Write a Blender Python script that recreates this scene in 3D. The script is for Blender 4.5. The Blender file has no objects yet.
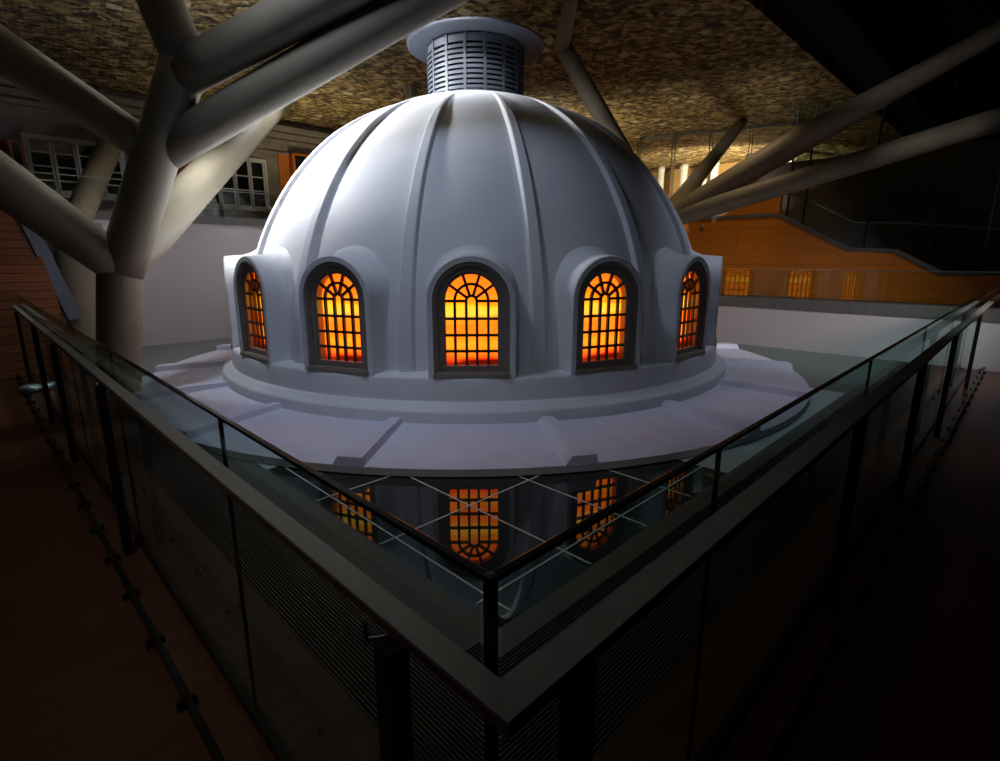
import bpy, bmesh, math, random
from mathutils import Vector, Matrix
random.seed(7)
PI = math.pi
sc = bpy.context.scene
col = sc.collection
EYE = 1.778
PITCH = 0.2265
FPX = 530.0

# ------------------------------------------------------------------ helpers
def ray(u, v):
    xr = (u - 500) / FPX; yd = (v - 380.5) / FPX
    return Vector((xr, math.cos(PITCH) - yd * math.sin(PITCH), -math.sin(PITCH) - yd * math.cos(PITCH)))
def at_y(u, v, Y):
    r = ray(u, v); r = r * (Y / r.y); return Vector((r.x, r.y, r.z + EYE))
def at_sum(u, v, c):            # plane x + y = c
    r = ray(u, v); t = c / (r.x + r.y); return Vector((r.x * t, r.y * t, r.z * t + EYE))
def at_diff(u, v, c):           # plane y - x = c
    r = ray(u, v); t = c / (r.y - r.x); return Vector((r.x * t, r.y * t, r.z * t + EYE))
S2 = math.sqrt(0.5)
DA = Vector((-S2, S2, 0)); DB = Vector((S2, S2, 0)); DZ = Vector((0, 0, 1))

class MB:
    def __init__(s): s.v = []; s.f = []; s.sm = []
    def add(s, vs, fs, smooth=False):
        n = len(s.v); s.v += [tuple(p) for p in vs]
        for f in fs: s.f.append([n + i for i in f]); s.sm.append(smooth)
        return s
    def frame_box(s, o, ax, ay, az, lo, hi):
        o = Vector(o); vs = []
        for x in (lo[0], hi[0]):
            for y in (lo[1], hi[1]):
                for z in (lo[2], hi[2]):
                    vs.append(o + ax * x + ay * y + az * z)
        fs = [(0,1,3,2),(4,6,7,5),(0,4,5,1),(2,3,7,6),(0,2,6,4),(1,5,7,3)]
        return s.add(vs, fs)
    def box(s, lo, hi):
        return s.frame_box((0,0,0), Vector((1,0,0)), Vector((0,1,0)), DZ, lo, hi)
    def prism(s, poly, d):
        n = len(poly); d = Vector(d)
        vs = [Vector(p) for p in poly] + [Vector(p) + d for p in poly]
        fs = [list(range(n))[::-1], [n + i for i in range(n)]]
        fs += [(i, (i+1) % n, n + (i+1) % n, n + i) for i in range(n)]
        return s.add(vs, fs)
    def tube(s, pts, rads, n=20, caps=True):
        pts = [Vector(p) for p in pts]; rings = []
        up = Vector((0.13, 0.21, 1)).normalized()
        for i, p in enumerate(pts):
            t = ((pts[min(i+1, len(pts)-1)] - pts[max(i-1, 0)])).normalized()
            a = t.cross(up)
            if a.length < 0.15: a = t.cross(Vector((1, 0.1, 0)))
            a.normalize(); b = t.cross(a).normalized()
            rings.append([p + (a * math.cos(2*PI*k/n) + b * math.sin(2*PI*k/n)) * rads[i] for k in range(n)])
        m = len(s.v)
        for r in rings: s.v += [tuple(q) for q in r]
        for i in range(len(pts)-1):
            for k in range(n):
                s.f.append([m+i*n+k, m+i*n+(k+1)%n, m+(i+1)*n+(k+1)%n, m+(i+1)*n+k]); s.sm.append(True)
        if caps:
            s.f.append([m+k for k in range(n)][::-1]); s.sm.append(False)
            s.f.append([m+(len(pts)-1)*n+k for k in range(n)]); s.sm.append(False)
        return s
    def lathe(s, prof, n=192, a0=0, a1=2*PI, smooth=True):
        full = abs(a1 - a0 - 2*PI) < 1e-6
        k = n if full else n + 1; m = len(s.v)
        for i in range(k):
            a = a0 + (a1 - a0) * i / n
            for (r, z) in prof: s.v.append((r*math.sin(a), -r*math.cos(a), z))
        p = len(prof)
        for i in range(n):
            j = (i + 1) % k
            for q in range(p - 1):
                s.f.append([m+i*p+q, m+j*p+q, m+j*p+q+1, m+i*p+q+1]); s.sm.append(smooth)
        return s
    def sweep(s, secs, closed=True, smooth=False, caps=True):
        m = len(s.v); n = len(secs[0])
        for q in secs: s.v += [tuple(p) for p in q]
        for i in range(len(secs)-1):
            for k in range(n if closed else n-1):
                s.f.append([m+i*n+k, m+i*n+(k+1)%n, m+(i+1)*n+(k+1)%n, m+(i+1)*n+k]); s.sm.append(smooth)
        if caps and closed:
            s.f.append([m+k for k in range(n)][::-1]); s.sm.append(False)
            s.f.append([m+(len(secs)-1)*n+k for k in range(n)]); s.sm.append(False)
        return s
    def build(s, name, mat, parent=None, bevel=0, autos=None):
        me = bpy.data.meshes.new(name); me.from_pydata(s.v, [], s.f); me.update()
        bm = bmesh.new(); bm.from_mesh(me); bmesh.ops.recalc_face_normals(bm, faces=bm.faces); bm.to_mesh(me); bm.free()
        for i, p in enumerate(me.polygons):
            if i < len(s.sm): p.use_smooth = s.sm[i]
        me.materials.append(mat)
        o = bpy.data.objects.new(name, me); col.objects.link(o)
        if parent is not None: o.parent = parent
        if bevel:
            b = o.modifiers.new('bevel', 'BEVEL'); b.width = bevel; b.segments = 2; b.limit_method = 'ANGLE'
        if autos: me.set_sharp_from_angle(angle=math.radians(autos))
        return o
def tag(o, label, cat, group=None):
    o['label'] = label; o['category'] = cat
    if group: o['group'] = group
    return o
def struct(o): o['kind'] = 'structure'; return o
def empty(name, loc, rz=0):
    o = bpy.data.objects.new(name, None); col.objects.link(o); o.location = loc; o.rotation_euler = (0,0,rz)
    o.empty_display_size = 0.2; return o
def dup(o, parent=None):
    c = o.copy(); col.objects.link(c); c.parent = parent
    for ch in list(o.children): dup(ch, c)
    return c

# ------------------------------------------------------------------ materials
def mat(name, base=(.5,.5,.5), rough=.6, metal=0, spec=.5, noise=None, bump=None, coat=0):
    m = bpy.data.materials.new(name); m.use_nodes = True
    nt = m.node_tree; b = nt.nodes['Principled BSDF']
    b.inputs['Base Color'].default_value = (*base, 1); b.inputs['Roughness'].default_value = rough
    b.inputs['Metallic'].default_value = metal; b.inputs['Specular IOR Level'].default_value = spec
    if coat: b.inputs['Coat Weight'].default_value = coat; b.inputs['Coat Roughness'].default_value = .08
    tc = nt.nodes.new('ShaderNodeTexCoord')
    if noise:
        sc_, amt = noise
        n = nt.nodes.new('ShaderNodeTexNoise'); n.inputs['Scale'].default_value = sc_; n.inputs['Detail'].default_value = 6
        nt.links.new(tc.outputs['Object'], n.inputs['Vector'])
        r = nt.nodes.new('ShaderNodeMapRange'); r.inputs[1].default_value = .25; r.inputs[2].default_value = .75
        r.inputs[3].default_value = 1 - amt; r.inputs[4].default_value = 1 + amt
        nt.links.new(n.outputs['Fac'], r.inputs[0])
        mx = nt.nodes.new('ShaderNodeMix'); mx.data_type = 'RGBA'; mx.blend_type = 'MULTIPLY'; mx.inputs[0].default_value = 1
        mx.inputs[6].default_value = (*base, 1); nt.links.new(r.outputs[0], mx.inputs[7])
        nt.links.new(mx.outputs[2], b.inputs['Base Color'])
    if bump:
        sc_, st, di = bump
        n = nt.nodes.new('ShaderNodeTexNoise'); n.inputs['Scale'].default_value = sc_; n.inputs['Detail'].default_value = 4
        nt.links.new(tc.outputs['Object'], n.inputs['Vector'])
        bp = nt.nodes.new('ShaderNodeBump'); bp.inputs['Strength'].default_value = st; bp.inputs['Distance'].default_value = di
        nt.links.new(n.outputs['Fac'], bp.inputs['Height']); nt.links.new(bp.outputs[0], b.inputs['Normal'])
    return m
M = {}
M['plaster'] = mat('white_plaster', (.74,.755,.80), .55, spec=.35, noise=(1.6,.06), bump=(30,.25,.004))
M['skirt'] = mat('pale_roof_render', (.70,.71,.84), .65, spec=.3, noise=(5,.05), bump=(80,.3,.003))
M['frame'] = mat('taupe_painted_timber', (.25,.215,.185), .45, noise=(10,.08))
M['muntin'] = mat('dark_painted_timber', (.07,.05,.035), .45, noise=(10,.08))
M['reveal'] = mat('glazed_reveal', (.62,.20,.05), .35)
M['lantern'] = mat('lantern_blue_grey', (.105,.12,.155), .5, noise=(4,.06))
M['void'] = mat('black_void', (.004,.004,.005), .8)
M['cap'] = mat('dark_polished_cap', (.02,.022,.022), .15, metal=.6)
M['black'] = mat('black_steel', (.012,.012,.013), .35, metal=.3, noise=(20,.1))
M['rail_metal'] = mat('brushed_handrail', (.34,.33,.31), .42, metal=.15, noise=(25,.1))
M['rail_wood'] = mat('brown_timber_edge', (.16,.07,.045), .5, noise=(12,.2))
M['steel'] = mat('stainless_bracket', (.5,.5,.48), .3, metal=1)
M['concrete'] = mat('beige_column_paint', (.29,.25,.18), .55, noise=(2.5,.08), bump=(20,.15,.004))
M['wall_white'] = mat('grey_white_wall', (.60,.575,.60), .75, spec=.2, noise=(.6,.03))
M['curb'] = mat('dark_grey_stone', (.13,.13,.12), .6, noise=(6,.12))
M['slab'] = mat('grey_green_stone', (.125,.135,.12), .5, noise=(5,.12))
M['void_floor'] = mat('frosted_teal_glass', (.14,.185,.175), .35, noise=(2.5,.08))
M['white_floor'] = mat('frosted_white_glass', (.72,.80,.80), .35, noise=(3,.05))
M['joint'] = mat('pale_silicone_joint', (.85,.87,.85), .4)
M['stone'] = mat('weathered_grey_stone', (.24,.21,.185), .8, noise=(3,.25), bump=(12,.5,.02))
M['window_paint'] = mat('white_window_paint', (.62,.64,.64), .5, noise=(8,.05))
M['pane_dark'] = mat('dark_window_glass', (.01,.013,.016), .08, spec=.7)
M['shutter'] = mat('orange_timber_shutter', (.55,.16,.02), .45, noise=(8,.15))
M['dark_paint'] = mat('dark_brown_surface', (.035,.02,.014), .6, noise=(5,.2))
M['column_white'] = mat('white_hall_column', (.8,.82,.86), .5)
M['warm_wall'] = mat('pale_timber_hall_wall', (.75,.48,.2), .6, noise=(1,.06))
M['brown_wall'] = mat('dim_brown_panelling', (.22,.13,.07), .5, noise=(1.2,.3))

def glossy_dark():
    m = mat('dark_clear_glass_floor', (.020,.024,.021), .015, spec=.5, noise=(3,.2))
    b = m.node_tree.nodes['Principled BSDF']; b.inputs['IOR'].default_value = 1.5
    return m
M['dark_floor'] = glossy_dark()

def glass(name, tint=(.78,.88,.86), ior=1.45):
    m = bpy.data.materials.new(name); m.use_nodes = True; nt = m.node_tree
    for n in list(nt.nodes): nt.nodes.remove(n)
    o = nt.nodes.new('ShaderNodeOutputMaterial'); mix = nt.nodes.new('ShaderNodeMixShader')
    t = nt.nodes.new('ShaderNodeBsdfTransparent'); t.inputs[0].default_value = (*tint, 1)
    g = nt.nodes.new('ShaderNodeBsdfGlossy'); g.inputs['Roughness'].default_value = .01; g.inputs[0].default_value = (.9,.97,.95,1)
    fr = nt.nodes.new('ShaderNodeFresnel'); fr.inputs[0].default_value = ior
    # keep the fresnel of the outer side on both faces of the pane
    geo = nt.nodes.new('ShaderNodeNewGeometry'); 
    sub = nt.nodes.new('ShaderNodeMath'); sub.operation = 'SUBTRACT'; sub.inputs[0].default_value = 1
    nt.links.new(geo.outputs['Backfacing'], sub.inputs[1])
    mul = nt.nodes.new('ShaderNodeMath'); mul.operation = 'MULTIPLY'
    nt.links.new(fr.outputs[0], mul.inputs[0]); nt.links.new(sub.outputs[0], mul.inputs[1])
    nt.links.new(mul.outputs[0], mix.inputs[0]); nt.links.new(t.outputs[0], mix.inputs[1]); nt.links.new(g.outputs[0], mix.inputs[2])
    nt.links.new(mix.outputs[0], o.inputs[0]); return m
M['glass'] = glass('green_tinted_glass', (.79,.905,.885))
M['glass_guard'] = glass('reflective_guard_glass', (.88,.92,.9), 1.9)
M['glass_clear'] = glass('clear_glass', (.93,.96,.95))

def wood(name, c1, c2, rough, scale, rot=0, tilt=0, plank=.14, gap=.004, coat=0, spec=.5):
    m = bpy.data.materials.new(name); m.use_nodes = True; nt = m.node_tree; b = nt.nodes['Principled BSDF']
    b.inputs['Roughness'].default_value = rough; b.inputs['Specular IOR Level'].default_value = spec
    if coat: b.inputs['Coat Weight'].default_value = coat; b.inputs['Coat Roughness'].default_value = .05
    tc = nt.nodes.new('ShaderNodeTexCoord'); m0 = nt.nodes.new('ShaderNodeMapping'); m0.inputs['Rotation'].default_value = (0,0,rot)
    nt.links.new(tc.outputs['Object'], m0.inputs[0])
    mp = nt.nodes.new('ShaderNodeMapping'); mp.inputs['Rotation'].default_value = (tilt,0,0)
    nt.links.new(m0.outputs[0], mp.inputs[0])
    br = nt.nodes.new('ShaderNodeTexBrick'); br.inputs['Scale'].default_value = 1
    br.inputs['Brick Width'].default_value = scale; br.inputs['Row Height'].default_value = plank; br.inputs['Mortar Size'].default_value = gap
    br.inputs['Color1'].default_value = (*c1, 1); br.inputs['Color2'].default_value = (*c2, 1); br.inputs['Mortar'].default_value = (c2[0]*.3, c2[1]*.3, c2[2]*.3, 1)
    nt.links.new(mp.outputs[0], br.inputs['Vector'])
    m2 = nt.nodes.new('ShaderNodeMapping'); m2.inputs['Scale'].default_value = (1.2, 22, 22); nt.links.new(mp.outputs[0], m2.inputs[0])
    n = nt.nodes.new('ShaderNodeTexNoise'); n.inputs['Scale'].default_value = 1.4; n.inputs['Detail'].default_value = 5
    nt.links.new(m2.outputs[0], n.inputs['Vector'])
    r = nt.nodes.new('ShaderNodeMapRange'); r.inputs[3].default_value = .65; r.inputs[4].default_value = 1.35
    nt.links.new(n.outputs['Fac'], r.inputs[0])
    mx = nt.nodes.new('ShaderNodeMix'); mx.data_type = 'RGBA'; mx.blend_type = 'MULTIPLY'; mx.inputs[0].default_value = 1
    nt.links.new(br.outputs['Color'], mx.inputs[6]); nt.links.new(r.outputs[0], mx.inputs[7]); nt.links.new(mx.outputs[2], b.inputs['Base Color'])
    return m
M['wood_floor'] = wood('oiled_timber_floor', (.11,.038,.018), (.085,.03,.014), .36, 1.8, -PI/4, 0, .12, .002)
M['wood_panel'] = wood('orange_timber_panelling', (.62,.20,.018), (.57,.175,.015), .3, 3.4, PI/4, -PI/2, .82, .004, coat=.3)
M['wood_stair'] = wood('red_brown_timber_boards', (.20,.07,.027), (.16,.05,.02), .4, 4.0, -PI/4, -PI/2, .13, .008)

def ceiling_mat():
    m = bpy.data.materials.new('woven_timber_ceiling'); m.use_nodes = True; nt = m.node_tree; L = nt.links
    b = nt.nodes['Principled BSDF']; b.inputs['Roughness'].default_value = .7
    N = lambda t: nt.nodes.new(t)
    tc = N('ShaderNodeTexCoord'); mp = N('ShaderNodeMapping'); mp.inputs['Rotation'].default_value = (0,0,PI/4+.12); L.new(tc.outputs['Object'], mp.inputs[0])
    def cells(scale, seed):
        mm = N('ShaderNodeMapping'); mm.inputs['Location'].default_value = (seed, seed*1.7, 0); L.new(mp.outputs[0], mm.inputs[0])
        v = N('ShaderNodeTexVoronoi'); v.distance = 'CHEBYCHEV'; v.voronoi_dimensions = '2D'; v.inputs['Scale'].default_value = scale; v.inputs['Randomness'].default_value = .75
        L.new(mm.outputs[0], v.inputs['Vector']); s = N('ShaderNodeSeparateColor'); L.new(v.outputs['Color'], s.inputs[0]); return v, s
    v1, s1 = cells(2.6, 3.1)
    v2, s2 = cells(8.5, 9.4)
    sx = N('ShaderNodeSeparateXYZ'); L.new(mp.outputs[0], sx.inputs[0])
    def stripes(out, freq):
        a = N('ShaderNodeMath'); a.operation = 'MULTIPLY'; a.inputs[1].default_value = freq; L.new(out, a.inputs[0])
        c = N('ShaderNodeMath'); c.operation = 'SINE'; L.new(a.outputs[0], c.inputs[0]); return c.outputs[0]
    st1 = stripes(sx.outputs[0], 62); st2 = stripes(sx.outputs[1], 62)
    gt = N('ShaderNodeMath'); gt.operation = 'GREATER_THAN'; gt.inputs[1].default_value = .5; L.new(s2.outputs[0], gt.inputs[0])
    mx = N('ShaderNodeMix'); mx.data_type = 'FLOAT'; L.new(gt.outputs[0], mx.inputs[0]); L.new(st1, mx.inputs[2]); L.new(st2, mx.inputs[3])
    ms = N('ShaderNodeMapping'); ms.inputs['Scale'].default_value = (3.2, 15, 1); ms.inputs['Rotation'].default_value = (0,0,-PI/4); L.new(tc.outputs['Object'], ms.inputs[0])
    n = N('ShaderNodeTexNoise'); n.inputs['Scale'].default_value = 1.1; n.inputs['Detail'].default_value = 7; L.new(ms.outputs[0], n.inputs['Vector'])
    ad = N('ShaderNodeMath'); ad.operation = 'MULTIPLY_ADD'; ad.inputs[1].default_value = .12; L.new(mx.outputs[0], ad.inputs[0]); L.new(s2.outputs[1], ad.inputs[2])
    ad2 = N('ShaderNodeMath'); ad2.operation = 'MULTIPLY_ADD'; ad2.inputs[1].default_value = 1.9; ad2.inputs[2].default_value = -.95; L.new(n.outputs['Fac'], ad2.inputs[0])
    ad3 = N('ShaderNodeMath'); ad3.operation = 'ADD'; L.new(ad.outputs[0], ad3.inputs[0]); L.new(ad2.outputs[0], ad3.inputs[1])
    cr = N('ShaderNodeValToRGB'); e = cr.color_ramp.elements
    e[0].position = .05; e[0].color = (.04,.027,.012,1); e[1].position = 1; e[1].color = (.62,.48,.24,1)
    for p, c in ((.3,(.14,.095,.045,1)), (.6,(.28,.195,.09,1)), (.85,(.42,.30,.12,1))):
        q = cr.color_ramp.elements.new(p); q.color = c
    L.new(ad3.outputs[0], cr.inputs[0])
    pale = N('ShaderNodeMath'); pale.operation = 'GREATER_THAN'; pale.inputs[1].default_value = .88; L.new(s1.outputs[2], pale.inputs[0])
    near = N('ShaderNodeMath'); near.operation = 'LESS_THAN'; near.inputs[1].default_value = .30; L.new(v1.outputs['Distance'], near.inputs[0])
    pm = N('ShaderNodeMath'); pm.operation = 'MULTIPLY'; L.new(pale.outputs[0], pm.inputs[0]); L.new(near.outputs[0], pm.inputs[1])
    pm2 = N('ShaderNodeMath'); pm2.operation = 'MULTIPLY'; pm2.inputs[1].default_value = .75; L.new(pm.outputs[0], pm2.inputs[0])
    cm = N('ShaderNodeMix'); cm.data_type = 'RGBA'; cm.inputs[7].default_value = (.72,.64,.45,1); L.new(pm2.outputs[0], cm.inputs[0]); L.new(cr.outputs[0], cm.inputs[6])
    L.new(cm.outputs[2], b.inputs['Base Color'])
    bp = N('ShaderNodeBump'); bp.inputs['Strength'].default_value = .8; bp.inputs['Distance'].default_value = .03; L.new(ad3.outputs[0], bp.inputs['Height']); L.new(bp.outputs[0], b.inputs['Normal'])
    return m
M['ceiling'] = ceiling_mat()

def window_glow():
    m = bpy.data.materials.new('backlit_amber_glass'); m.use_nodes = True; nt = m.node_tree; L = nt.links
    for n in list(nt.nodes): nt.nodes.remove(n)
    N = lambda t: nt.nodes.new(t)
    o = N('ShaderNodeOutputMaterial'); e = N('ShaderNodeEmission'); tc = N('ShaderNodeTexCoord')
    s = N('ShaderNodeSeparateXYZ'); L.new(tc.outputs['Object'], s.inputs[0])
    mp = N('ShaderNodeMapping'); mp.inputs['Scale'].default_value = (1.2, 1, 9); L.new(tc.outputs['Object'], mp.inputs[0])
    n = N('ShaderNodeTexNoise'); n.inputs['Scale'].default_value = 1.6; n.inputs['Detail'].default_value = 5; n.inputs['Distortion'].default_value = .4; L.new(mp.outputs[0], n.inputs['Vector'])
    r = N('ShaderNodeMapRange'); r.inputs[1].default_value = .69; r.inputs[2].default_value = 1.63; L.new(s.outputs[2], r.inputs[0])
    ad = N('ShaderNodeMath'); ad.operation = 'MULTIPLY_ADD'; ad.inputs[1].default_value = .16; ad.inputs[2].default_value = -.08; L.new(n.outputs['Fac'], ad.inputs[0])
    a2 = N('ShaderNodeMath'); a2.operation = 'ADD'; L.new(r.outputs[0], a2.inputs[0]); L.new(ad.outputs[0], a2.inputs[1])
    cr = N('ShaderNodeValToRGB'); el = cr.color_ramp.elements
    stops = [(0,(.08,.003,.0008)),(.03,(.4,.012,.002)),(.08,(1,.09,.004)),(.14,(1,.20,.006)),(.22,(1,.26,.008)),(.33,(1,.17,.006)),(.44,(1,.15,.006)),(.52,(1,.25,.01)),(.57,(1,.42,.035)),(.63,(1,.44,.012)),(.69,(1,.23,.006)),(.80,(1,.17,.006)),(1,(1,.13,.006))]
    el[0].position = 0; el[0].color = (*stops[0][1],1); el[1].position = 1; el[1].color = (*stops[-1][1],1)
    for p, c in stops[1:-1]: q = el.new(p); q.color = (*c,1)
    L.new(a2.outputs[0], cr.inputs[0])
    n2 = N('ShaderNodeTexNoise'); n2.inputs['Scale'].default_value = 7; L.new(tc.outputs['Object'], n2.inputs['Vector'])
    r2 = N('ShaderNodeMapRange'); r2.inputs[3].default_value = 1.3; r2.inputs[4].default_value = 2.6; L.new(n2.outputs['Fac'], r2.inputs[0])
    L.new(cr.outputs[0], e.inputs[0]); L.new(r2.outputs[0], e.inputs[1]); L.new(e.outputs[0], o.inputs[0])
    return m
M['glow'] = window_glow()

# ------------------------------------------------------------------ the dome
CX, CY = -0.375, 9.162
NS = 16; STEP = 2*PI/NS; TH0 = math.radians(1.3)
RD, ZD = 3.62, 0.60            # dome sphere
dome = empty('rotunda_dome', (CX, CY, 0), -TH0*-1*0)
dome.rotation_euler = (0,0,TH0)
tag(dome, 'large white ribbed dome with glowing amber arched windows, standing in the glass-floored court', 'dome')

# shell
sm = MB(); prof = []
for i in range(0, 61):
    t = (PI/2 - math.asin(.55/RD)) * i/60
    prof.append((RD*math.cos(t), ZD + RD*math.sin(t)))
sm.lathe([(RD, .50)] + prof + [(0.2, prof[-1][1]+.01)], 256)
sm.build('shell', M['plaster'], dome)
# ribs
def rib_mesh():
    m = MB(); secs = []
    K = 48; t1 = math.radians(69)
    for i in range(K+1):
        t = t1 * i/K; r = RD*math.cos(t); z = ZD + RD*math.sin(t)
        fade = min(1, (1 - i/K) * 4)
        w = (.078 - .038*(i/K)) * (.4 + .6*fade); h = .055*fade + .002
        nr, nz = math.cos(t), math.sin(t)
        def P(dx, dh): return (dx, -(r + nr*dh), z + nz*dh)
        secs.append([P(-w-.03, -.03), P(-w-.018, .0), P(-w, h*.86), P(-w+.012, h), P(w-.012, h), P(w, h*.86), P(w+.018, .0), P(w+.03, -.03)])
    z0 = .46
    s0 = [(x, y, z0) for (x, y, z) in secs[0]]
    m.sweep([s0] + secs, smooth=False)
    return m
rib0 = rib_mesh().build('rib', M['plaster'], dome, autos=40)
for p in rib0.data.polygons: p.use_smooth = True
rib0.data.set_sharp_from_angle(angle=math.radians(28))
rib0.rotation_euler = (0,0,STEP/2)
for k in range(1, NS):
    c = rib0.copy(); col.objects.link(c); c.parent = dome; c.rotation_euler = (0,0,STEP*(k+.5))
# drum
d = MB(); d.lathe([(3.5,.60),(3.80,.585),(3.835,.57),(3.845,.55),(3.85,.40),(3.855,.345)], 256)
d.lathe([(3.855,.345),(3.86,.325)], 256)
o = d.build('drum', M['plaster'], dome)
d = MB(); d.lathe([(3.84,.335),(3.87,.325),(3.90,.30),(3.93,.275),(3.965,.262),(3.985,.25),(3.992,.235),(3.992,.12),(3.99,.05)], 256)
d.build('ledge', M['plaster'], dome)
# skirt
RS = 5.06
d = MB(); d.lathe([(3.9,.135),(4.1,.122),(RS-.02,.083),(RS,.078)], 256)
d.build('roof_skirt', M['skirt'], dome)
d = MB(); d.lathe([(RS-.002,.0775),(RS,.076),(RS,.012)], 256, smooth=False)
d.lathe([(RS-.03,.012),(RS-.03,.001)], 256, smooth=False)
M['fascia'] = mat('grey_fascia', (.5,.49,.5), .6, noise=(5,.06))
d.build('skirt_fascia', M['fascia'], dome)
# battens
def batten():
    m = MB(); secs = []
    for (r, z, wl, wr, h) in ((3.95,.128,.05,.05,.06),(4.4,.112,.075,.07,.075),(RS+.003,.076,.12,.10,.085)):
        secs.append([(-wl-.08,-r,z-.01),(-wl-.055,-r,z+.006),(-wl,-r,z+h),(wr,-r,z+h),(wr+.012,-r,z+.004),(wr+.03,-r,z-.01)])
    m.sweep(secs); return m
b0 = batten().build('batten', M['skirt'], dome, bevel=.004); b0.rotation_euler = (0,0,STEP/2)
for k in range(1, NS):
    c = b0.copy(); col.objects.link(c); c.parent = dome; c.rotation_euler = (0,0,STEP*(k+.5))

# dormer windows --------------------------------------------------------
RW = 3.815                      # face radius
ZS, ZSP, = .585, 1.355          # sill, spring line
def arch(hw, z0, y, n=24, r=None):
    pts = [(-hw, y, z0)]
    for i in range(n+1):
        a = PI - PI*i/n; pts.append((hw*math.cos(a), y, ZSP + hw*math.sin(a)))
    pts.append((hw, y, z0)); return [Vector(p) for p in pts]
def ring_strip(m, outer, inner, smooth=False):   # open profile strips
    n = len(outer); b = len(m.v); m.v += [tuple(p) for p in outer] + [tuple(p) for p in inner]
    for i in range(n-1): m.f.append([b+i, b+i+1, b+n+i+1, b+n+i]); m.sm.append(smooth)
def dormer():
    hood = MB(); f = -RW
    o = [arch(.452, .52, f+.012), arch(.456,.52,f+.02), arch(.462,.52,f+.12), arch(.475,.52,f+.26), arch(.51,.52,f+.36), arch(.57,.52,f+.46), arch(.68,.52,f+.60)]
    for a, b in zip(o, o[1:]): ring_strip(hood, b, a, True)
    ring_strip(hood, o[0], arch(.444,.52,f), True)
    ring_strip(hood, arch(.444,.52,f), arch(.392,.52,f), False)
    ring_strip(hood, arch(.392,.52,f), arch(.392,.52,f+.2), True)
    h = hood.build('dormer', M['plaster'], dome, autos=35)
    fr = MB()
    def molding(r0, r1, yf, yb, z0=ZS+.03):
        ring_strip(fr, arch(r0,z0,yf), arch(r1,z0,yf)); ring_strip(fr, arch(r1,z0,yf), arch(r1,z0,yb), True); ring_strip(fr, arch(r0,z0,yf), arch(r0,z0,yb), True)
    molding(.394,.352,f+.02,f+.12); molding(.352,.335,f+.035,f+.12); molding(.335,.29,f+.055,f+.14); molding(.292,.268,f+.07,f+.14)
    fr.box((-.372,f+.046,ZS+.025),(.372,f+.14,ZS+.105))
    fr.build('window_frame', M['frame'], h, autos=35)
    sl = MB(); sl.box((-.40,f-.022,ZS-.015),(.40,f+.12,ZS+.03)); sl.box((-.37,f-.004,ZS+.028),(.37,f+.08,ZS+.042)); sl.build('sill', M['frame'], h, bevel=.004)
    # muntins
    mu = MB(); y0, y1 = f+.078, f+.108; w = .0135
    def bar(p, q, ww=w):
        p = Vector((p[0],0,p[1])); q = Vector((q[0],0,q[1])); t = (q-p).normalized(); nn = Vector((t.z,0,-t.x))
        mu.prism([Vector((a.x,y0,a.z)) for a in (p-nn*ww, q-nn*ww, q+nn*ww, p+nn*ww)], (0,y1-y0,0))
    zb = .69; xs = [-.160,-.054,.054,.160]
    R2, R1 = .171, .054
    bar((-.054,zb),(-.054,ZSP)); bar((.054,zb),(.054,ZSP)); bar((-.171,zb),(-.171,ZSP)) ; bar((.171,zb),(.171,ZSP))
    for z in (1.175, 1.005, .838): bar((-.268,z),(.268,z))
    bar((-.268,ZSP),(-.054,ZSP)); bar((.054,ZSP),(.268,ZSP))
    # the centre bay runs through the spring line
    def arc(R, n=20):
        pts = [(R*math.cos(PI*i/n), ZSP+R*math.sin(PI*i/n)) for i in range(n+1)]
        for a, b in zip(pts, pts[1:]): bar(a, b)
    arc(R2); arc(R1, 12)
    for a in (36, 72, 108, 144):
        c, s = math.cos(math.radians(a)), math.sin(math.radians(a)); bar((R1*c, ZSP+R1*s),(.268*c, ZSP+.268*s))
    mu.build('glazing_bars', M['muntin'], h)
    rv = MB(); ring_strip(rv, arch(.272,.66,f+.11), arch(.272,.66,f+.178), True)
    rv.add([(-.272,f+.11,.68),(.272,f+.11,.68),(.272,f+.178,.68),(-.272,f+.178,.68)], [(0,1,2,3)])
    rv.build('window_reveal', M['reveal'], h)
    pn = MB(); a = arch(.272,.66,f+.170); pn.prism(a, (0,.006,0)); g = pn.build('window_pane', M['glow'], h); g['label'] = 'glowing amber backlit panes'
    return h
d0 = dormer()
for k in range(1, NS):
    c = d0.copy(); col.objects.link(c); c.parent = dome; c.rotation_euler = (0,0,STEP*k)
    for ch in list(d0.children):
        cc = ch.copy(); col.objects.link(cc); cc.parent = c
# lantern ---------------------------------------------------------------
lan = MB(); RN = .745; ZL0, ZL1 = 4.09, 4.93
lan.lathe([(RN-.06,ZL0-.02),(RN-.06,ZL1)], 96); 
core = lan.build('lantern', M['void'], dome)
g = MB(); NL = 16
def arcbox(m, r0, r1, a0, a1, z0, z1, n=6):
    for i in range(n):
        b0_, b1_ = a0+(a1-a0)*i/n, a0+(a1-a0)*(i+1)/n
        q = [(math.sin(b0_),-math.cos(b0_)),(math.sin(b1_),-math.cos(b1_))]
        vs = [(q[j][0]*r, q[j][1]*r, z) for z in (z0,z1) for (j,r) in ((0,r0),(1,r0),(1,r1),(0,r1))]
        m.add(vs, [(0,1,2,3),(4,7,6,5),(0,4,5,1),(3,2,6,7),(0,3,7,4),(1,5,6,2)])
for k in range(NL):
    a = STEP*(k+.5); arcbox(g, RN-.05, RN+.012, a-.028, a+.028, ZL0-.1, ZL1, 1)
g.lathe([(RN+.014,ZL0-.1),(RN+.014,ZL0+.075),(RN-.05,ZL0+.085)], 96)
g.build('lantern_frame', M['lantern'], core)
sl = MB()
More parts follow.
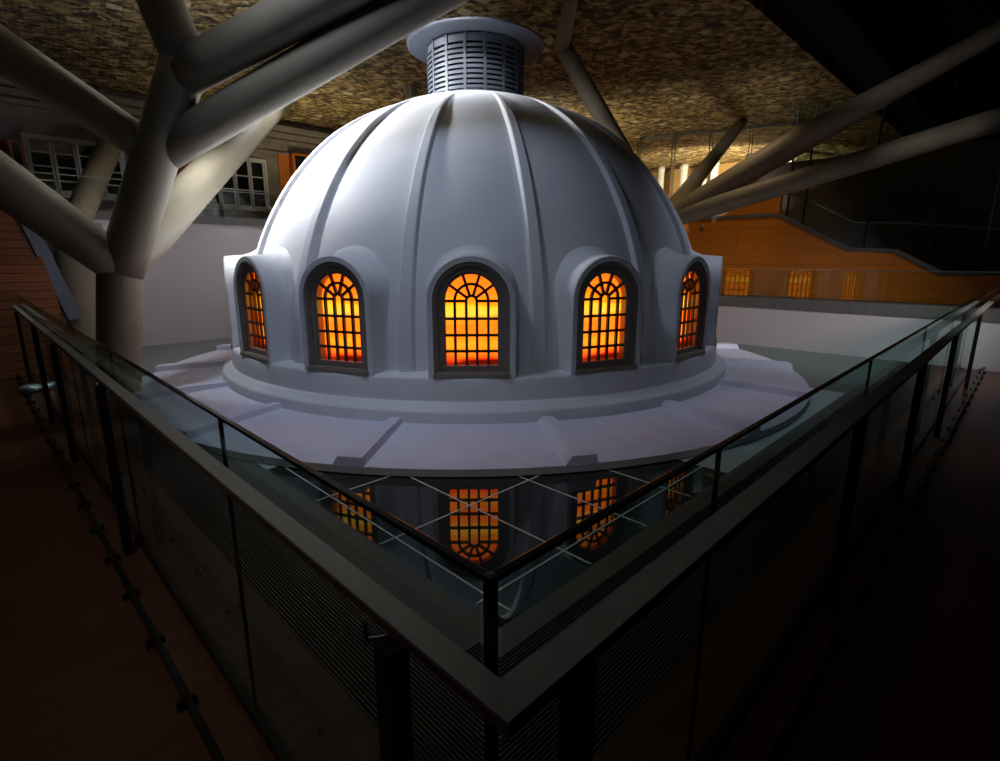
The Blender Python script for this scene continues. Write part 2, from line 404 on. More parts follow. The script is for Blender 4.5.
nrow = 9; zlow = ZL0+.085; zhi = ZL1-.15
for k in range(NL):
    a0, a1 = STEP*(k-.5)+.03, STEP*(k+.5)-.03
    for i in range(nrow):
        z = zlow + (zhi-zlow)*(i+.55)/nrow; n = 4
        for j in range(n):
            b0_, b1_ = a0+(a1-a0)*j/n, a0+(a1-a0)*(j+1)/n; vs = []
            for b in (b0_, b1_):
                s_, c_ = math.sin(b), -math.cos(b)
                for (r, zz) in ((RN+.004, z-.027),(RN-.045, z+.022),(RN-.045,z+.034),(RN+.004,z-.012+.022)): vs.append((s_*r, c_*r, zz))
            sl.add(vs, [(0,1,2,3),(4,7,6,5),(0,4,5,1),(1,5,6,2),(2,6,7,3),(0,3,7,4)])
    arcbox(sl, RN-.03, RN-.002, a0, a1, zhi+.02, ZL1-.03, 4)
sl.build('louvre', M['lantern'], core)
br = MB(); br.lathe([(.5,ZL1-.01),(RN+.02,ZL1-.01),(1.02,ZL1+.0),(1.055,ZL1+.012),(1.055,ZL1+.04),(.9,ZL1+.06),(.0,ZL1+.09)], 128, smooth=False)
br.build('brim', M['lantern'], core)

# ------------------------------------------------------------------ court floor
CS, CD = 16.32, 18.25            # back walls: x+y=CS ; y-x=CD
FI = 2.27                        # slab inner line
GI, GO = 2.07, 1.23              # slab outer / grille outer
def AB(a, b, z=0): return DA*a + DB*b + DZ*z
def quad_ab(m, a0, a1, b0, b1, z0, z1):
    m.frame_box((0,0,0), DA, DB, DZ, (a0,b0,z0), (a1,b1,z1)); return m
q = S2
# in a/b coordinates : y+x = c  <-> b = c*q ; y-x = c <-> a = c*q
bi = FI*q; ai = FI*q; B1 = CS*q; A1 = CD*q
aw0, aw1 = 4.46, 9.55; bw0, bw1 = 4.34, 8.22
m = MB(); quad_ab(m, ai, aw0, bi, bw0, -.05, 0); struct(m.build('floor', M['dark_floor']))
m = MB(); quad_ab(m, aw0, aw1, bi, bw0, -.05, 0); quad_ab(m, ai, aw0, bw0, bw1, -.05, 0); struct(m.build('floor', M['white_floor']))
m = MB(); quad_ab(m, aw1, A1, bi, bw0, -.05, 0); quad_ab(m, ai, aw0, bw1, B1, -.05, 0); quad_ab(m, aw0, A1, bw0, B1, -.05, 0); struct(m.build('floor', M['void_floor']))
# joints between the glass floor panes
m = MB(); pa, pb = 1.83, 1.74
for i in range(0, 12):
    a = pa + .8775*i
    if a < aw0: m.frame_box((0,0,0), DA, DB, DZ, (a-.006, bi+.02 if i else bi+.05, 0.0), (a+.006, bw0, .002))
for i in range(0, 15):
    b = pb + .65*i
    if b < bw0: m.frame_box((0,0,0), DA, DB, DZ, (ai+.02 if i else ai+.05, b-.006, 0.0), (aw0, b+.006, .002))
struct(m.build('trim_1', M['joint']))
# slab band
m = MB(); quad_ab(m, GI*q, ai, GI*q, 14, -.08, .004); quad_ab(m, ai, 14, 1.95*q, bi, -.08, .004)
struct(m.build('trim_2', M['slab']))
# linear floor grille
m = MB(); quad_ab(m, GO*q, GI*q, GO*q, 12, -.16, -.12); quad_ab(m, GI*q, 12, GO*q, GI*q, -.16, -.12)
gp = m.build('floor_grille', M['void']); 
tag(gp, 'black linear floor grille running beside the grey slab edge', 'grille')
m = MB(); n = 34
for i in range(n):
    c = GO*q + (GI-GO)*q*(i+.5)/n
    m.frame_box((0,0,0), DA, DB, DZ, (c-.0038,c-.0038,-.03),(c+.0038,12,-.002))
    m.frame_box((0,0,0), DA, DB, DZ, (c+.0038,c-.0038,-.03),(12,c+.0038,-.002))
M['grille_bar'] = mat('dark_grille_bar', (.075,.075,.07), .45, metal=.3)
m.build('grille_bar', M['grille_bar'], gp)['kind'] = 'stuff'
# walkway floor
m = MB(); quad_ab(m, -9, GO*q, -9, 14, -.1, 0); quad_ab(m, GO*q, 14, -9, GO*q, -.1, 0)
struct(m.build('floor', M['wood_floor']))

# ------------------------------------------------------------------ court walls
def wall_sum(name, c, x0, x1, z0, z1, mt, th=.25):   # plane x+y=c, body behind
    p = Vector((x0, c-x0, 0)); L = (x1-x0)*math.sqrt(2)
    m = MB(); m.frame_box(p, -DA, DB, DZ, (0,0,z0), (L,th,z1)); return m.build(name, mt)
def wall_diff(name, c, x0, x1, z0, z1, mt, th=.25):
    p = Vector((x0, c+x0, 0)); L = (x1-x0)*math.sqrt(2)
    m = MB(); m.frame_box(p, DB, DA, DZ, (0,0,z0), (L,th,z1)); return m.build(name, mt)
xc = (CS-CD)/2
struct(wall_diff('wall_left', CD, -12.5, xc, 0, 2.50, M['wall_white']))
struct(wall_sum('wall_right', CS, xc, 9.2, 0, .78, M['wall_white']))
struct(wall_sum('trim_3', CS-.02, xc, 9.6, .78, .985, M['curb'], .6))
struct(wall_diff('trim_4', CD-.05, -12.5, xc, 2.50, 2.66, M['curb'], 1.2))
# upper level floors
CF = 25.0
m = MB(); m.prism([(-13,5.3,2.4),(xc,xc+CD+.05,2.4),(3.5,28.4,2.4),(-9.5,CF-9.5+.3,2.4)], (0,0,.2)); struct(m.build('floor', M['dark_paint']))
m = MB(); m.frame_box((0,0,0), DA, DB, DZ, (-1.5,CS*q+.3,.7),(A1+2,18.2*q,.95)); struct(m.build('floor', M['dark_paint']))

# terrace glass guard on the right curb
tg = empty('glass_balustrade', (xc, CS+.35-xc, .985)); tag(tg, 'low glass guard standing on the grey curb in front of the orange timber wall', 'balustrade')
P0 = Vector((0,0,0))
def local_build(m, name, mt, parent, **k):
    o = m.build(name, mt, parent, **k); o.matrix_parent_inverse = parent.matrix_basis.inverted() if False else Matrix.Translation(parent.location).inverted(); return o
L = (9.4-xc)*math.sqrt(2); np_ = 9
for i in range(np_):
    m = MB(); m.frame_box((xc, CS+.35-xc, 0), -DA, DB, DZ, (L*i/np_+.006, 0, .985), (L*(i+1)/np_-.006, .015, 1.555)); local_build(m, 'glass_panel', M['glass_guard'], tg)
m = MB(); m.frame_box((xc, CS+.35-xc, 0), -DA, DB, DZ, (0,-.012,1.555),(L,.027,1.572)); local_build(m, 'top_rail', M['steel'], tg)

# wood panelled wall with the stair string
CW = 18.2
def S(u, v, c=CW): return at_sum(u, v, c)
xA = -1.0
pA = S(640,221); pB = S(778,217); pC = S(848,250); pD = S(895,251.5); pE = S(940,274); 
zt = .5*(pA.z+pB.z)
def onp(x, z, c=CW): return Vector((x, c-x, z))
poly = [onp(xA,.90), onp(10.6,.90), onp(10.6,pE.z), onp(pE.x,pE.z), onp(pD.x,pD.z), onp(pC.x,pC.z), onp(pB.x,zt), onp(xA,zt)]
m = MB(); m.prism(poly, DB*.3); struct(m.build('wall_back', M['wood_panel']))
# stair string trim
m = MB(); line = [onp(xA,zt), onp(pB.x,zt), onp(pC.x,pC.z), onp(pD.x,pD.z), onp(pE.x,pE.z), onp(10.6,pE.z)]
for a, b in zip(line, line[1:]):
    t = (b-a).normalized(); u = DB.cross(t).normalized(); u = u if u.z > 0 else -u
    m.frame_box(a, t, DB, u, (-.01,-.03,-.02), ((b-a).length+.01,.36,.05))
struct(m.build('trim_5', M['curb']))
# upper parapet
zp = S(700,191.5).z
m = MB(); m.frame_box(onp(xA,0)+DB*.05, -DA, DB, DZ, (0,0,zt+.05), ((pB.x-xA)*math.sqrt(2), .12, zp)); 
pr = m.build('timber_parapet', M['wood_panel']); tag(pr, 'orange timber parapet above the grey string line, in front of the bright hall', 'parapet')
# security camera dot on wood wall
sc_p = S(703,227)
cam_o = MB(); cam_o.tube([sc_p+DB*.02, sc_p-DB*.03, sc_p-DB*.055],[.055,.055,.035], 20); co = cam_o.build('dome_camera', M['steel']); tag(co, 'small round camera fixed high on the orange timber wall', 'camera')
# stair glass
sg = empty('stair_glass_screen', onp(pB.x, zt)); tag(sg, 'tall glass screen rising from the stair string right of the timber parapet', 'glass screen')
us = [784, 801, 866, 932, 990]
def ztop_at(x):
    for a, b in zip(line, line[1:]):
        if a.x <= x <= b.x: return a.z + (b.z-a.z)*(x-a.x)/(b.x-a.x)
    return line[-1].z
xs = [S(u,220).x for u in us]
for x0, x1 in zip(xs, xs[1:]):
    x0 += .012; x1 -= .012
    ks = [x0] + [p.x for p in line if x0 < p.x < x1] + [x1]
    po = [onp(x, ztop_at(x)+.05) for x in ks] + [onp(x1, 4.9), onp(x0, 4.9)]
    m = MB(); m.prism([p+DB*.14 for p in po], DB*.015); local_build(m, 'glass_panel', M['glass'], sg)
for x in xs:
    m = MB(); m.frame_box(onp(x,0)+DB*.13, -DA, DB, DZ, (-.014,-.01,ztop_at(x)+.05),(.014,.04,4.9)); local_build(m, 'glass_fin', M['black'], sg)
m = MB()
hl = [onp(x, ztop_at(x)+.55) for x in (xs[0], pC.x, pD.x, 10)]
m.tube([p+DB*.22 for p in hl], [.02]*4, 8); local_build(m, 'handrail', M['steel'], sg)
# back wall of stair, dim brown
m = MB(); m.frame_box(onp(4.9,0,21.2), -DA, DB, DZ, (2.0,0,.5),(14,.2,4.1)); struct(m.build('wall_far', M['brown_wall']))

# hall beyond
m = MB(); m.frame_box(Vector((2.5,33.5,0)), -DA, DB, DZ, (0,0,2),(12.5,.2,5.99)); struct(m.build('wall_hall', M['warm_wall']))
m = MB(); m.frame_box(Vector((0,0,0)), DA, DB, DZ, (6.5,18.6*q,2.7),(17,36.5*q,2.9)); struct(m.build('floor', M['brown_wall']))
for (u, w) in ((660,.30),(682.5,.33),(704,.22),(712.5,.36),(749,.34),(786,.34)):
    p = at_sum(u,190,34.2); m = MB(); m.tube([(p.x,p.y,2.9),(p.x,p.y,5.75),(p.x,p.y,5.76),(p.x,p.y,5.98)],[w*.5,w*.5,w*.56,w*.56],24)
    c = m.build('hall_column', M['column_white'])
    nm = {660:'white hall column closest to the dome edge, seen past its right shoulder',682.5:'white hall column left of the slender leaning strut',704:'narrow white hall column just right of the slender strut',712.5:'wider pale column beside the narrow one, above the timber parapet',749:'white column top peeking above the middle slanted branch',786:'white column stub right of the thick slanted branch'}[u]
    tag(c, nm, 'column', None)
# glass partition in front of hall
gp2 = empty('glass_partition', at_y(700,190,19.6)); tag(gp2, 'clear glass partition with upright fins closing the bright upper hall', 'glass partition')
g0, g1 = Vector((5.0,20.4,0)), Vector((10.4,17.6,0)); gd = (g1-g0).normalized(); gn = Vector((-gd.y,gd.x,0)); GL = (g1-g0).length
m = MB(); m.frame_box(g0, gd, gn, DZ, (0,-.04,5.9),(GL,.04,5.985)); local_build(m,'head_track',M['curb'],gp2)
k = 5
for i in range(k):
    m = MB(); m.frame_box(g0, gd, gn, DZ, (GL*i/k+.01,0,2.9),(GL*(i+1)/k-.01,.015,5.9)); local_build(m,'glass_panel',M['glass_clear'],gp2)
M['fin'] = mat('green_glass_edge', (.05,.085,.055), .3)
for i in range(k+1):
    m = MB(); m.frame_box(g0, gd, gn, DZ, (GL*i/k-.045,-.20,2.9),(GL*i/k-.025,0,5.9)); m.frame_box(g0, gd, gn, DZ, (GL*i/k+.045,-.2,2.9),(GL*i/k+.06,0,5.9)); local_build(m,'glass_fin',M['fin'],gp2)

# ------------------------------------------------------------------ ceiling
ZC = 6.0; CE = 5.95
m = MB(); e0 = (-14.0, -14.0+CE); 
m.prism([(-20,-20+CE,ZC),(24,24+CE,ZC),(14,44,ZC),(-24,34,ZC)], (0,0,.35)); struct(m.build('ceiling', M['ceiling']))
m = MB(); m.prism([(-20,-20+CE,ZC+1.6),(-6,-24,ZC+1.6),(50,-24,ZC+1.6),(50,50,ZC+1.6),(24,24+CE+.3,ZC+1.6)], (0,0,.2)); struct(m.build('ceiling', M['dark_paint']))

# ------------------------------------------------------------------ left historic facade
F = lambda u, v, c=CF: at_diff(u, v, c)
fp = lambda x, z, dn=0: Vector((x, CF+x, z)) - DA*dn       # dn: towards the court
m = MB(); m.frame_box(fp(-15.5,0), DB, DA, DZ, (0,0,2.6),(22,.4,5.99)); struct(m.build('wall_facade', M['stone']))
for i, (z0, z1, dn) in enumerate(((5.62,5.78,.42),(5.44,5.60,.28),(5.30,5.42,.14),(4.98,5.06,.09))):
    m = MB(); m.frame_box(fp(-15.5,0,dn), DB, DA, DZ, (0,0,z0),(22,dn,z1)); struct(m.build('trim_%d' % (6+i), M['stone'], bevel=.02))
def french(name, x0, x1, z0, z1, leaves, rows, label):
    w = empty(name, fp(x0, z0)); w['kind'] = 'structure'
    L = (x1-x0)*math.sqrt(2); o = fp(x0,0)
    fr = MB()
    for (a,b,c,d) in ((-.06,0,z0,z1+.06),(L,L+.06,z0,z1+.06),(-.06,L+.06,z1,z1+.06),(-.06,L+.06,z0-.06,z0)): fr.frame_box(o, DB, -DA, DZ, (a,0,c),(b,.09,d))
    local_build(fr,'window_frame',M['window_paint'],w)
    ph = MB(); ph.frame_box(o, DB, -DA, DZ, (0,.0,z0),(L,.015,z1)); local_build(ph,'window_pane',M['pane_dark'],w)
    lw = L/leaves
    for i in range(leaves):
        m = MB(); a, b = lw*i+.008, lw*(i+1)-.008; s = .05
        m.frame_box(o, DB, -DA, DZ, (a,.02,z0),(a+s,.065,z1)); m.frame_box(o, DB, -DA, DZ, (b-s,.02,z0),(b,.065,z1))
        m.frame_box(o, DB, -DA, DZ, (a,.02,z1-s),(b,.065,z1)); m.frame_box(o, DB, -DA, DZ, (a,.02,z0),(b,.065,z0+s*2))
        for r in range(1, rows): z = z0+(z1-z0)*r/rows; m.frame_box(o, DB, -DA, DZ, (a,.02,z-.016),(b,.06,z+.016))
        local_build(m,'casement',M['window_paint'],w)
    return w
def fxz(u, v): p = F(u, v); return p.x, p.z
xa, zt1 = fxz(24,136); xb, _ = fxz(120,151); _, zb1 = fxz(110,198)
french('window_1', xa, xb, zb1, zt1, 4, 4, '')
xa2, _ = fxz(200,165); xb2, zt2 = fxz(263,162); _, zb2 = fxz(262,210)
french('window_2', xa2, xb2, zb2, zt2, 4, 3, '')
xe, zt3 = fxz(284,158)
# shutters: open casement boxes of orange timber standing out from the wall
def shutter(u0, u1, v_top, v_bot, label, um):
    x0, zt_ = fxz(u0, v_top); x1, _ = fxz(u1, v_top); _, zb_ = fxz(u0, v_bot); xm, _ = fxz(um, v_top)
    w = empty('window_shutter', fp(x0, zb_)); tag(w, label, 'shutter')
    m = MB(); o = fp(x0,0); L = (x1-x0)*math.sqrt(2); s=.05
    lm = (xm-x0)*math.sqrt(2)
    for (a,b,c,d) in ((lm,lm+s,zb_,zt_),(L-s,L,zb_,zt_),(lm,L,zt_-s,zt_),(lm,L,zb_,zb_+s),(lm,L,(zb_+zt_)/2-.02,(zb_+zt_)/2+.02)): m.frame_box(o,DB,-DA,DZ,(a,.30,c),(b,.36,d))
    local_build(m,'sash',M['shutter'],w)
    m = MB(); m.frame_box(o,DB,-DA,DZ,(lm+s,.32,zb_+s),(L-s,.335,zt_-s)); local_build(m,'pane',M['pane_dark'],w)
    m = MB(); m.frame_box(o,DB,-DA,DZ,(0,0,zb_),(lm,.05,zt_)); m.frame_box(o,DB,-DA,DZ,(lm-.02,.0,zb_),(lm+.01,.33,zt_)); local_build(m,'shutter_leaf',M['shutter'],w)
shutter(277,310,153,197,'orange timber shutter box with dark pane, just left of the dome shoulder',288)
shutter(168,201,158,208,'orange timber shutter half hidden behind the forked column branches',186)
shutter(-8,20,140,190,'dim red-brown shutter at the far left of the grey stone wall',6)
# facade guard
fg = empty('glass_balustrade', fp(-12,2.66)); tag(fg, 'glass guard in front of the old white windows on the upper left ledge', 'balustrade')
o_ = Vector((-13, CD+.6-13, 0)); L = 13.0*math.sqrt(2)*.9; n = 7
zg = at_diff(240,190,CD+.6).z
for i in range(n):
    m = MB(); m.frame_box(o_, DB, DA, DZ, (L*i/n+.008,0,2.66),(L*(i+1)/n-.008,.015,zg)); local_build(m,'glass_panel',M['glass_clear'],fg)
m = MB(); m.frame_box(o_, DB, DA, DZ, (0,-.01,zg),(L,.025,zg+.015)); local_build(m,'top_rail',M['steel'],fg)

# ------------------------------------------------------------------ left stair flank
cS = 17.4
def SD(u, v, c=cS): return at_diff(u, v, c)
t1 = SD(5,192); t2 = SD(66,315)
m = MB()
xl = t1.x + (5.9-t1.z)*(t2.x-t1.x)/(t2.z-t1.z)
po = [Vector((t2.x,t2.y,0)), t2, t1, Vector((xl, cS+xl, 5.9)), Vector((min(xl,-10)-.3, cS+min(xl,-10)-.3, 5.9)), Vector((min(xl,-10)-.3, cS+min(xl,-10)-.3, 0))]
m.prism(po, -DA*-.1)
st = m.build('stair_flank', M['wood_stair']); tag(st, 'red-brown boarded stair side with sloping grey edge at far left', 'stair side')
m = MB(); t = (t2-t1).normalized(); u_ = DA.cross(t).normalized(); u_ = u_ if u_.z > 0 else -u_
M['stripe'] = mat('slate_blue_edge', (.12,.135,.19), .5)
m.frame_box(t1, t, -DA, u_, (-min(3.5,(Vector((xl,cS+xl,5.9))-t1).length),-.12,0),((t2-t1).length+.1,.06,.20)); ob = m.build('edge_band', M['stripe'], st); ob['label'] = 'slate grey sloping edge band'
bx = SD(0,257,15.2); by = SD(42,257,15.2); bz = SD(58,300,15.2)
m = MB(); m.prism([Vector((by.x-5,by.y-5,0)), Vector((bz.x,bz.y,0)), bz, by, Vector((by.x-5,by.y-5,by.z))], DA*.5)
lb = m.build('timber_bench_block', M['wood_stair']); tag(lb, 'low red-brown boarded block in front of the boarded stair side', 'timber block')

# ------------------------------------------------------------------ tree columns
def to_ceiling(p0, p1, z=ZC-.01):
    p0, p1 = Vector(p0), Vector(p1)
    if p1.z >= z: t = (z-p0.z)/(p1.z-p0.z); return p0+(p1-p0)*t
    d = p1-p0; t = (z-p0.z)/d.z; t = min(t, 6); return p0+d*t
def branch(parent, pts, rads, name='branch'):
    m = MB(); pts = [Vector(p) for p in pts]
    P, R = [], []
    for i in range(len(pts)-1):
        for k in range(8): P.append(pts[i].lerp(pts[i+1], k/8)); R.append(rads[i]+(rads[i+1]-rads[i])*k/8)
    P.append(pts[-1]); R.append(rads[-1])
    m.tube(P, R, 32); return local_build(m, name, M['concrete'], parent)
def tree(label, base, r, node, brs):
    t = empty('tree_column', base); tag(t, label, 'column')
    branch(t, [base, Vector(((base[0]+node.x)/2,(base[1]+node.y)/2,(base[2]+node.z)/2)), node], [r, r, r], 'trunk')
    for (pts, rads) in brs: branch(t, pts, rads)
    return t
node = at_y(120,262,6.62); rb = ray(119,404); base = rb*(EYE/-rb.z); base.z = .004
A_top = at_y(185,60,6.3)
def ext(p0, p1, k): return p0+(p1-p0)*k
tree('thick beige tree-like column forking at left, standing by the near left balustrade', base, .235, node, [
    ([node-Vector((0,0,.1)), A_top], [.245,.225]),
    ([A_top, ext(A_top, at_y(140,-50,6.1), 1.6)], [.225,.22]),
    ([A_top-Vector((.0,0,.12)), ext(A_top, at_y(325,-8,6.0),1.7)], [.22,.21]),
    ([at_y(152,158,6.5), ext(at_y(152,158,6.5), at_y(345,44,6.2),2.1)], [.215,.215]),
    ([at_y(146,146,6.42), ext(at_y(146,146,6.42), at_y(0,50,6.0),1.6)], [.19,.24]),
    ([at_y(120,266,6.6), ext(at_y(120,266,6.6), at_y(0,180,5.9),1.8)], [.235,.26]),
    ([at_y(122,266,6.65), at_y(150,236,7.3), at_y(288,88,14.2)], [.225,.26,.31]),
])
nD = at_y(76,222,10.0)
tree('beige column behind the near forked column, against the grey-white left wall', Vector((-7.95,10.15,0)), .37, nD, [
    ([nD, at_y(117,129,14.6)], [.22,.25]),
])
nR = at_y(662,222,12.5)
e1 = at_y(742,122,18.1)
tree('slanted beige branching column rising behind the right side of the dome', Vector((3.45,12.35,0)), .3, nR, [
    ([nR, e1], [.21,.155]),
    ([nR, at_y(790,146,11.3), at_y(965,50,9.2), at_y(1080,-18,8.2)], [.22,.26,.15,.13]),
    ([nR, at_y(760,192,11.3), at_y(1010,116,9.0)], [.2,.2,.18]),
    ([nR, at_y(562,45,11.9)], [.22,.17]),
    ([at_y(562,45,11.9), at_y(573,-10,9.6)], [.15,.12]),
])
tree('slim strut tip of a column hidden behind the dome, left of the lantern', Vector((-3.0,15.0,0)), .25, at_y(424,130,15.0), [
    ([at_y(424,130,15.0), at_y(407,80,14.6)], [.2,.16])])

# ------------------------------------------------------------------ near balustrade
ZG = 1.246; ZH = 1.101
GC = Vector((-.016,.80,0))                   # glass corner
def rail_side(D, Nn, label, joints, posts, sgn):
    # D: direction along rail ; Nn: outward normal towards the court
    e = empty('glass_balustrade', GC); tag(e, label, 'balustrade')
    js = [.03] + joints
    for a, b in zip(js, js[1:]):
        m = MB(); m.frame_box(GC, D, Nn, DZ, (a+.004,-.006,.03),(b-.004,.006,ZG)); local_build(m,'glass_panel',M['glass'],e)
    for a in joints[:-1]:
        m = MB(); m.frame_box(GC, D, Nn, DZ, (a-.004,-.0065,.03),(a+.004,.0065,ZG-.004)); local_build(m,'glass_joint',M['black'],e)
    m = MB(); m.frame_box(GC, D, Nn, DZ, (.01,-.009,ZG-.004),(joints[-1],.009,ZG+.007)); local_build(m,'top_rail',M['cap'],e,bevel=.002)
    m = MB(); m.frame_box(GC, D, Nn, DZ, (.0,-.02,.0),(joints[-1],.02,.045)); local_build(m,'base_channel',M['black'],e)
    for a in posts:
        px = MB()
        px.frame_box(GC, D, Nn, DZ, (a-.027,-.112,0.0),(a+.027,-.066,ZH-.03)) ; local_build(px,'post',M['black'],e,bevel=.003)
        k = MB()
        for zz in (.93,):
            k.tube([GC+D*(a+.09)+Nn*-.09+DZ*(ZH-.03), GC+D*(a+.09)+Nn*-.09+DZ*(ZH-.075), GC+D*(a+.09)+Nn*-.045+DZ*(ZH-.095), GC+D*(a+.09)+Nn*-.008+DZ*(ZH-.095)], [.0055]*4, 10)
        k.tube([GC+D*(a+.09)+Nn*-.012+DZ*(ZH-.095), GC+D*(a+.09)+Nn*-.006+DZ*(ZH-.095)], [.02,.02], 16)
        local_build(k,'bracket',M['steel'],e)
    f = MB(); f.frame_box(GC, D, Nn, DZ, (-.0,-.19,.03),(joints[-1],-.165,.06))
    for i in range(22):
        a = .1+.5*i; f.frame_box(GC, D, Nn, DZ, (a-.012,-.215,0),(a+.012,-.14,.035))
    local_build(f,'foot_rail',M['black'],e)
    return e
HI = Vector((.001,.743,0)); HO = Vector((.012,.657,0))
eL = rail_side(DA, DB, 'near glass balustrade with wide handrail running from the corner to the left', [1.34,3.23,5.12,7.01,8.9,11.2], [.18,3.13,5.3,6.9,9.3], 1)
eR = rail_side(DB, DA, 'near glass balustrade with wide handrail running from the corner to the right', [.92,2.88,4.85,6.82,8.8,11.2], [.14,2.35,4.2,6.25,9.2], -1)
# handrails, mitred at the corner
for D, e in ((DA, eL), (DB, eR)):
    m = MB(); far = 11.2
    Nn = DB if D is DA else DA
    w = (HO-HI).dot(Nn)
    pi = [HI+DZ*(ZH-.006), HO+DZ*(ZH-.006)]
    secs = []
    c0 = HI; c1 = HO; f0 = HI + D*far; f1 = HI + D*far + Nn*w
    m.prism([p+DZ*(ZH-.008) for p in (c0,c1,f1,f0)], DZ*.008); local_build(m,'handrail',M['rail_metal'],e)
    m = MB(); dn = Nn*.0015
    m.prism([p+DZ*(ZH-.030) for p in (c0+D*.002,c1+D*.002+Vector((0,.002,0)),f1-dn*-1,f0)], DZ*.0219); o = local_build(m,'handrail_underside',M['rail_wood'],e); o['label']='brown timber edge below the metal handrail'
cp = MB(); cp.frame_box(GC, DA, DB, DZ, (-.008,-.008,0),(.012,.012,ZG+.008)); cpo = cp.build('corner_post', M['black'], bevel=.003); tag(cpo, 'square black steel post where the two near glass balustrades meet', 'post')

# far left walkway items
p = at_y(32,388,6.0)
b = MB(); fx = ray(31,392); tt = EYE/-fx.z; fpnt = Vector((fx.x*tt, fx.y*tt, 0)); b.tube([fpnt+DZ*.0, fpnt+DZ*.03, fpnt+DZ*.09, fpnt+DZ*.11],[.09,.13,.11,.03],20)
M['lampmetal'] = mat('dull_silver', (.5,.55,.65), .3, metal=.6)
tag(b.build('floor_fixture', M['lampmetal']), 'small silver fixture on the timber floor by the far left posts', 'fixture')
bn = MB(); fx = ray(20,362); tt = (EYE-.45)/-fx.z; c = Vector((fx.x*tt, fx.y*tt, 0))
bn.frame_box(c, DA, DB, DZ, (-1.0,-.9,.36),(1.0,-.35,.46))
for (a_, b_) in ((-.9,-.85),(.8,-.85),(-.9,-.5),(.8,-.5)): bn.frame_box(c, DA, DB, DZ, (a_,b_,0),(a_+.08,b_+.08,.36))
tag(bn.build('bench', M['dark_paint'], bevel=.01), 'dark bench standing on the timber floor at the far left', 'bench')

# enclosing walls of the dark walkway (outside the frame)
m = MB(); m.frame_box((0,0,0), DA, DB, DZ, (-8,-8,-.1),(-7.8,16,7.6)); struct(m.build('wall_near', M['dark_paint']))
m = MB(); m.frame_box((0,0,0), DA, DB, DZ, (-8,-8,-.1),(16,-7.8,7.6)); struct(m.build('wall_near', M['dark_paint']))
m = MB(); m.frame_box((0,0,0), DA, DB, DZ, (-7.8,15.5,-.1),(.3,15.7,7.6)); struct(m.build('wall_end', M['stripe']))

# ------------------------------------------------------------------ lights
def spot(name, loc, tgt, energy, color, size, blend, radius):
    l = bpy.data.lights.new(name, 'SPOT'); l.energy = energy; l.color = color; l.spot_size = math.radians(size); l.spot_blend = blend; l.shadow_soft_size = radius
    o = bpy.data.objects.new(name, l); col.objects.link(o); o.location = loc
    o.rotation_euler = (Vector(tgt)-Vector(loc)).to_track_quat('-Z','Y').to_euler(); return o
def point(name, loc, energy, color, radius):
    l = bpy.data.lights.new(name, 'POINT'); l.energy = energy; l.color = color; l.shadow_soft_size = radius
    o = bpy.data.objects.new(name, l); col.objects.link(o); o.location = loc; return o
spot('dome_projector', (-5.0,7.5,5.35), (-1.9,9.0,2.6), 2500, (.96,.98,1), 84, .75, .25)
spot('crown_spot', (-1.0,7.3,5.92), (-.55,8.5,4.1), 260, (.98,.99,1), 70, .9, .2)
spot('dome_wash', (-1.9,4.6,5.9), (-.8,7.4,.7), 255, (.68,.78,1), 84, .6, .5)
spot('dome_fill', (-1.0,-1.8,6.6), (-.5,5.0,.5), 150, (.82,.88,1), 44, .8, .5)
spot('skirt_wash', (-5.0,7.6,5.85), (-4.4,8.0,0), 240, (.9,.95,1), 84, .8, .3)  # unseen spot added to brighten the left side of the skirt
spot('skirt_wash', (4.3,7.6,5.9), (4.2,7.9,0), 190, (.78,.84,1), 78, .8, .3)  # added lamp, also unseen, lifting the skirt on the right
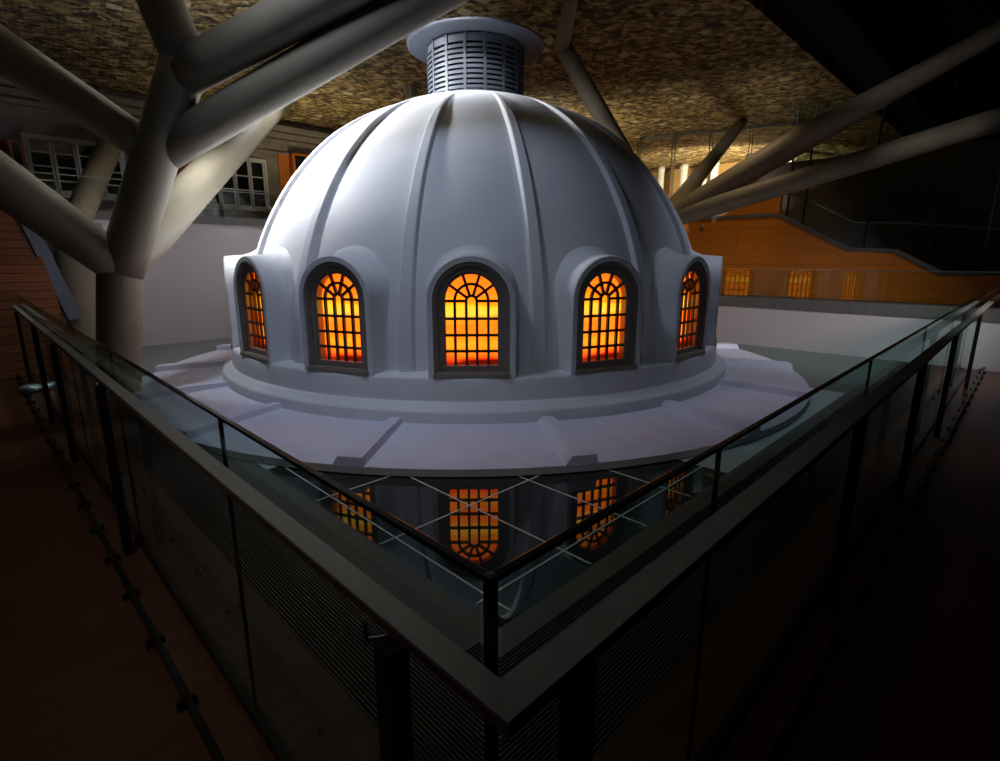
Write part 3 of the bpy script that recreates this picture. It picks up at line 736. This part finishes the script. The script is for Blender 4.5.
spot('corner_wash', (-1.8,.6,5.0), (-1.1,2.4,.9), 60, (1,.98,.92), 66, .9, .3)  # added out of view so the corner handrail and slab get more light
spot('court_wash', (-3.6,12.0,5.85), (-7.3,11.3,.3), 230, (.98,.99,1), 84, .8, .4)
spot('court_wash', (8.6,3.6,3.4), (5.5,10.6,.2), 1150, (1,.98,1), 40, .7, .8)
spot('timber_wash', (4.4,11.4,5.9), (5.0,13.3,1.6), 110, (1,.75,.45), 100, .8, .3)
spot('ceiling_uplight', (1.2,18.5,3.3), (1.6,19.5,6.2), 460, (1,.84,.52), 160, .8, .4)
spot('ceiling_uplight', (-5.0,16.0,3.2), (-5.0,16.5,6.2), 170, (1,.84,.5), 160, .8, .4)
spot('ceiling_uplight', (5.5,15.2,2.95), (6.5,17.0,6.2), 90, (1,.86,.6), 150, .8, .3)  # unseen lamp added behind the parapet to lighten the dark strut nearby
spot('strut_fill', (6.3,12.6,5.9), (7.4,17.6,5.0), 60, (1,.93,.8), 50, .8, .3)  # extra fill, added only to lighten the strut's upper end
spot('hall_light', (9.0,21.5,3.1), (9.5,26.0,4.6), 1500, (1,.80,.5), 150, .6, .3)
w = bpy.data.worlds.new('world'); w.use_nodes = True; w.node_tree.nodes['Background'].inputs[0].default_value = (.5,.6,.8,1); w.node_tree.nodes['Background'].inputs[1].default_value = .002
sc.world = w

# ------------------------------------------------------------------ camera
cd = bpy.data.cameras.new('camera'); cd.sensor_fit = 'HORIZONTAL'; cd.sensor_width = 36; cd.lens = 36*FPX/1000; cd.clip_start = .02; cd.clip_end = 200
cam = bpy.data.objects.new('camera', cd); col.objects.link(cam); cam.location = (0,0,EYE); cam.rotation_euler = (PI/2-PITCH,0,0)
sc.camera = cam
sc.view_settings.view_transform = 'Standard'; sc.view_settings.look = 'None'; sc.view_settings.gamma = 1; sc.view_settings.use_curve_mapping = False
sc.view_settings.exposure = 0
sc.cycles.use_denoising = True
sc.cycles.max_bounces = 8; sc.cycles.transparent_max_bounces = 24
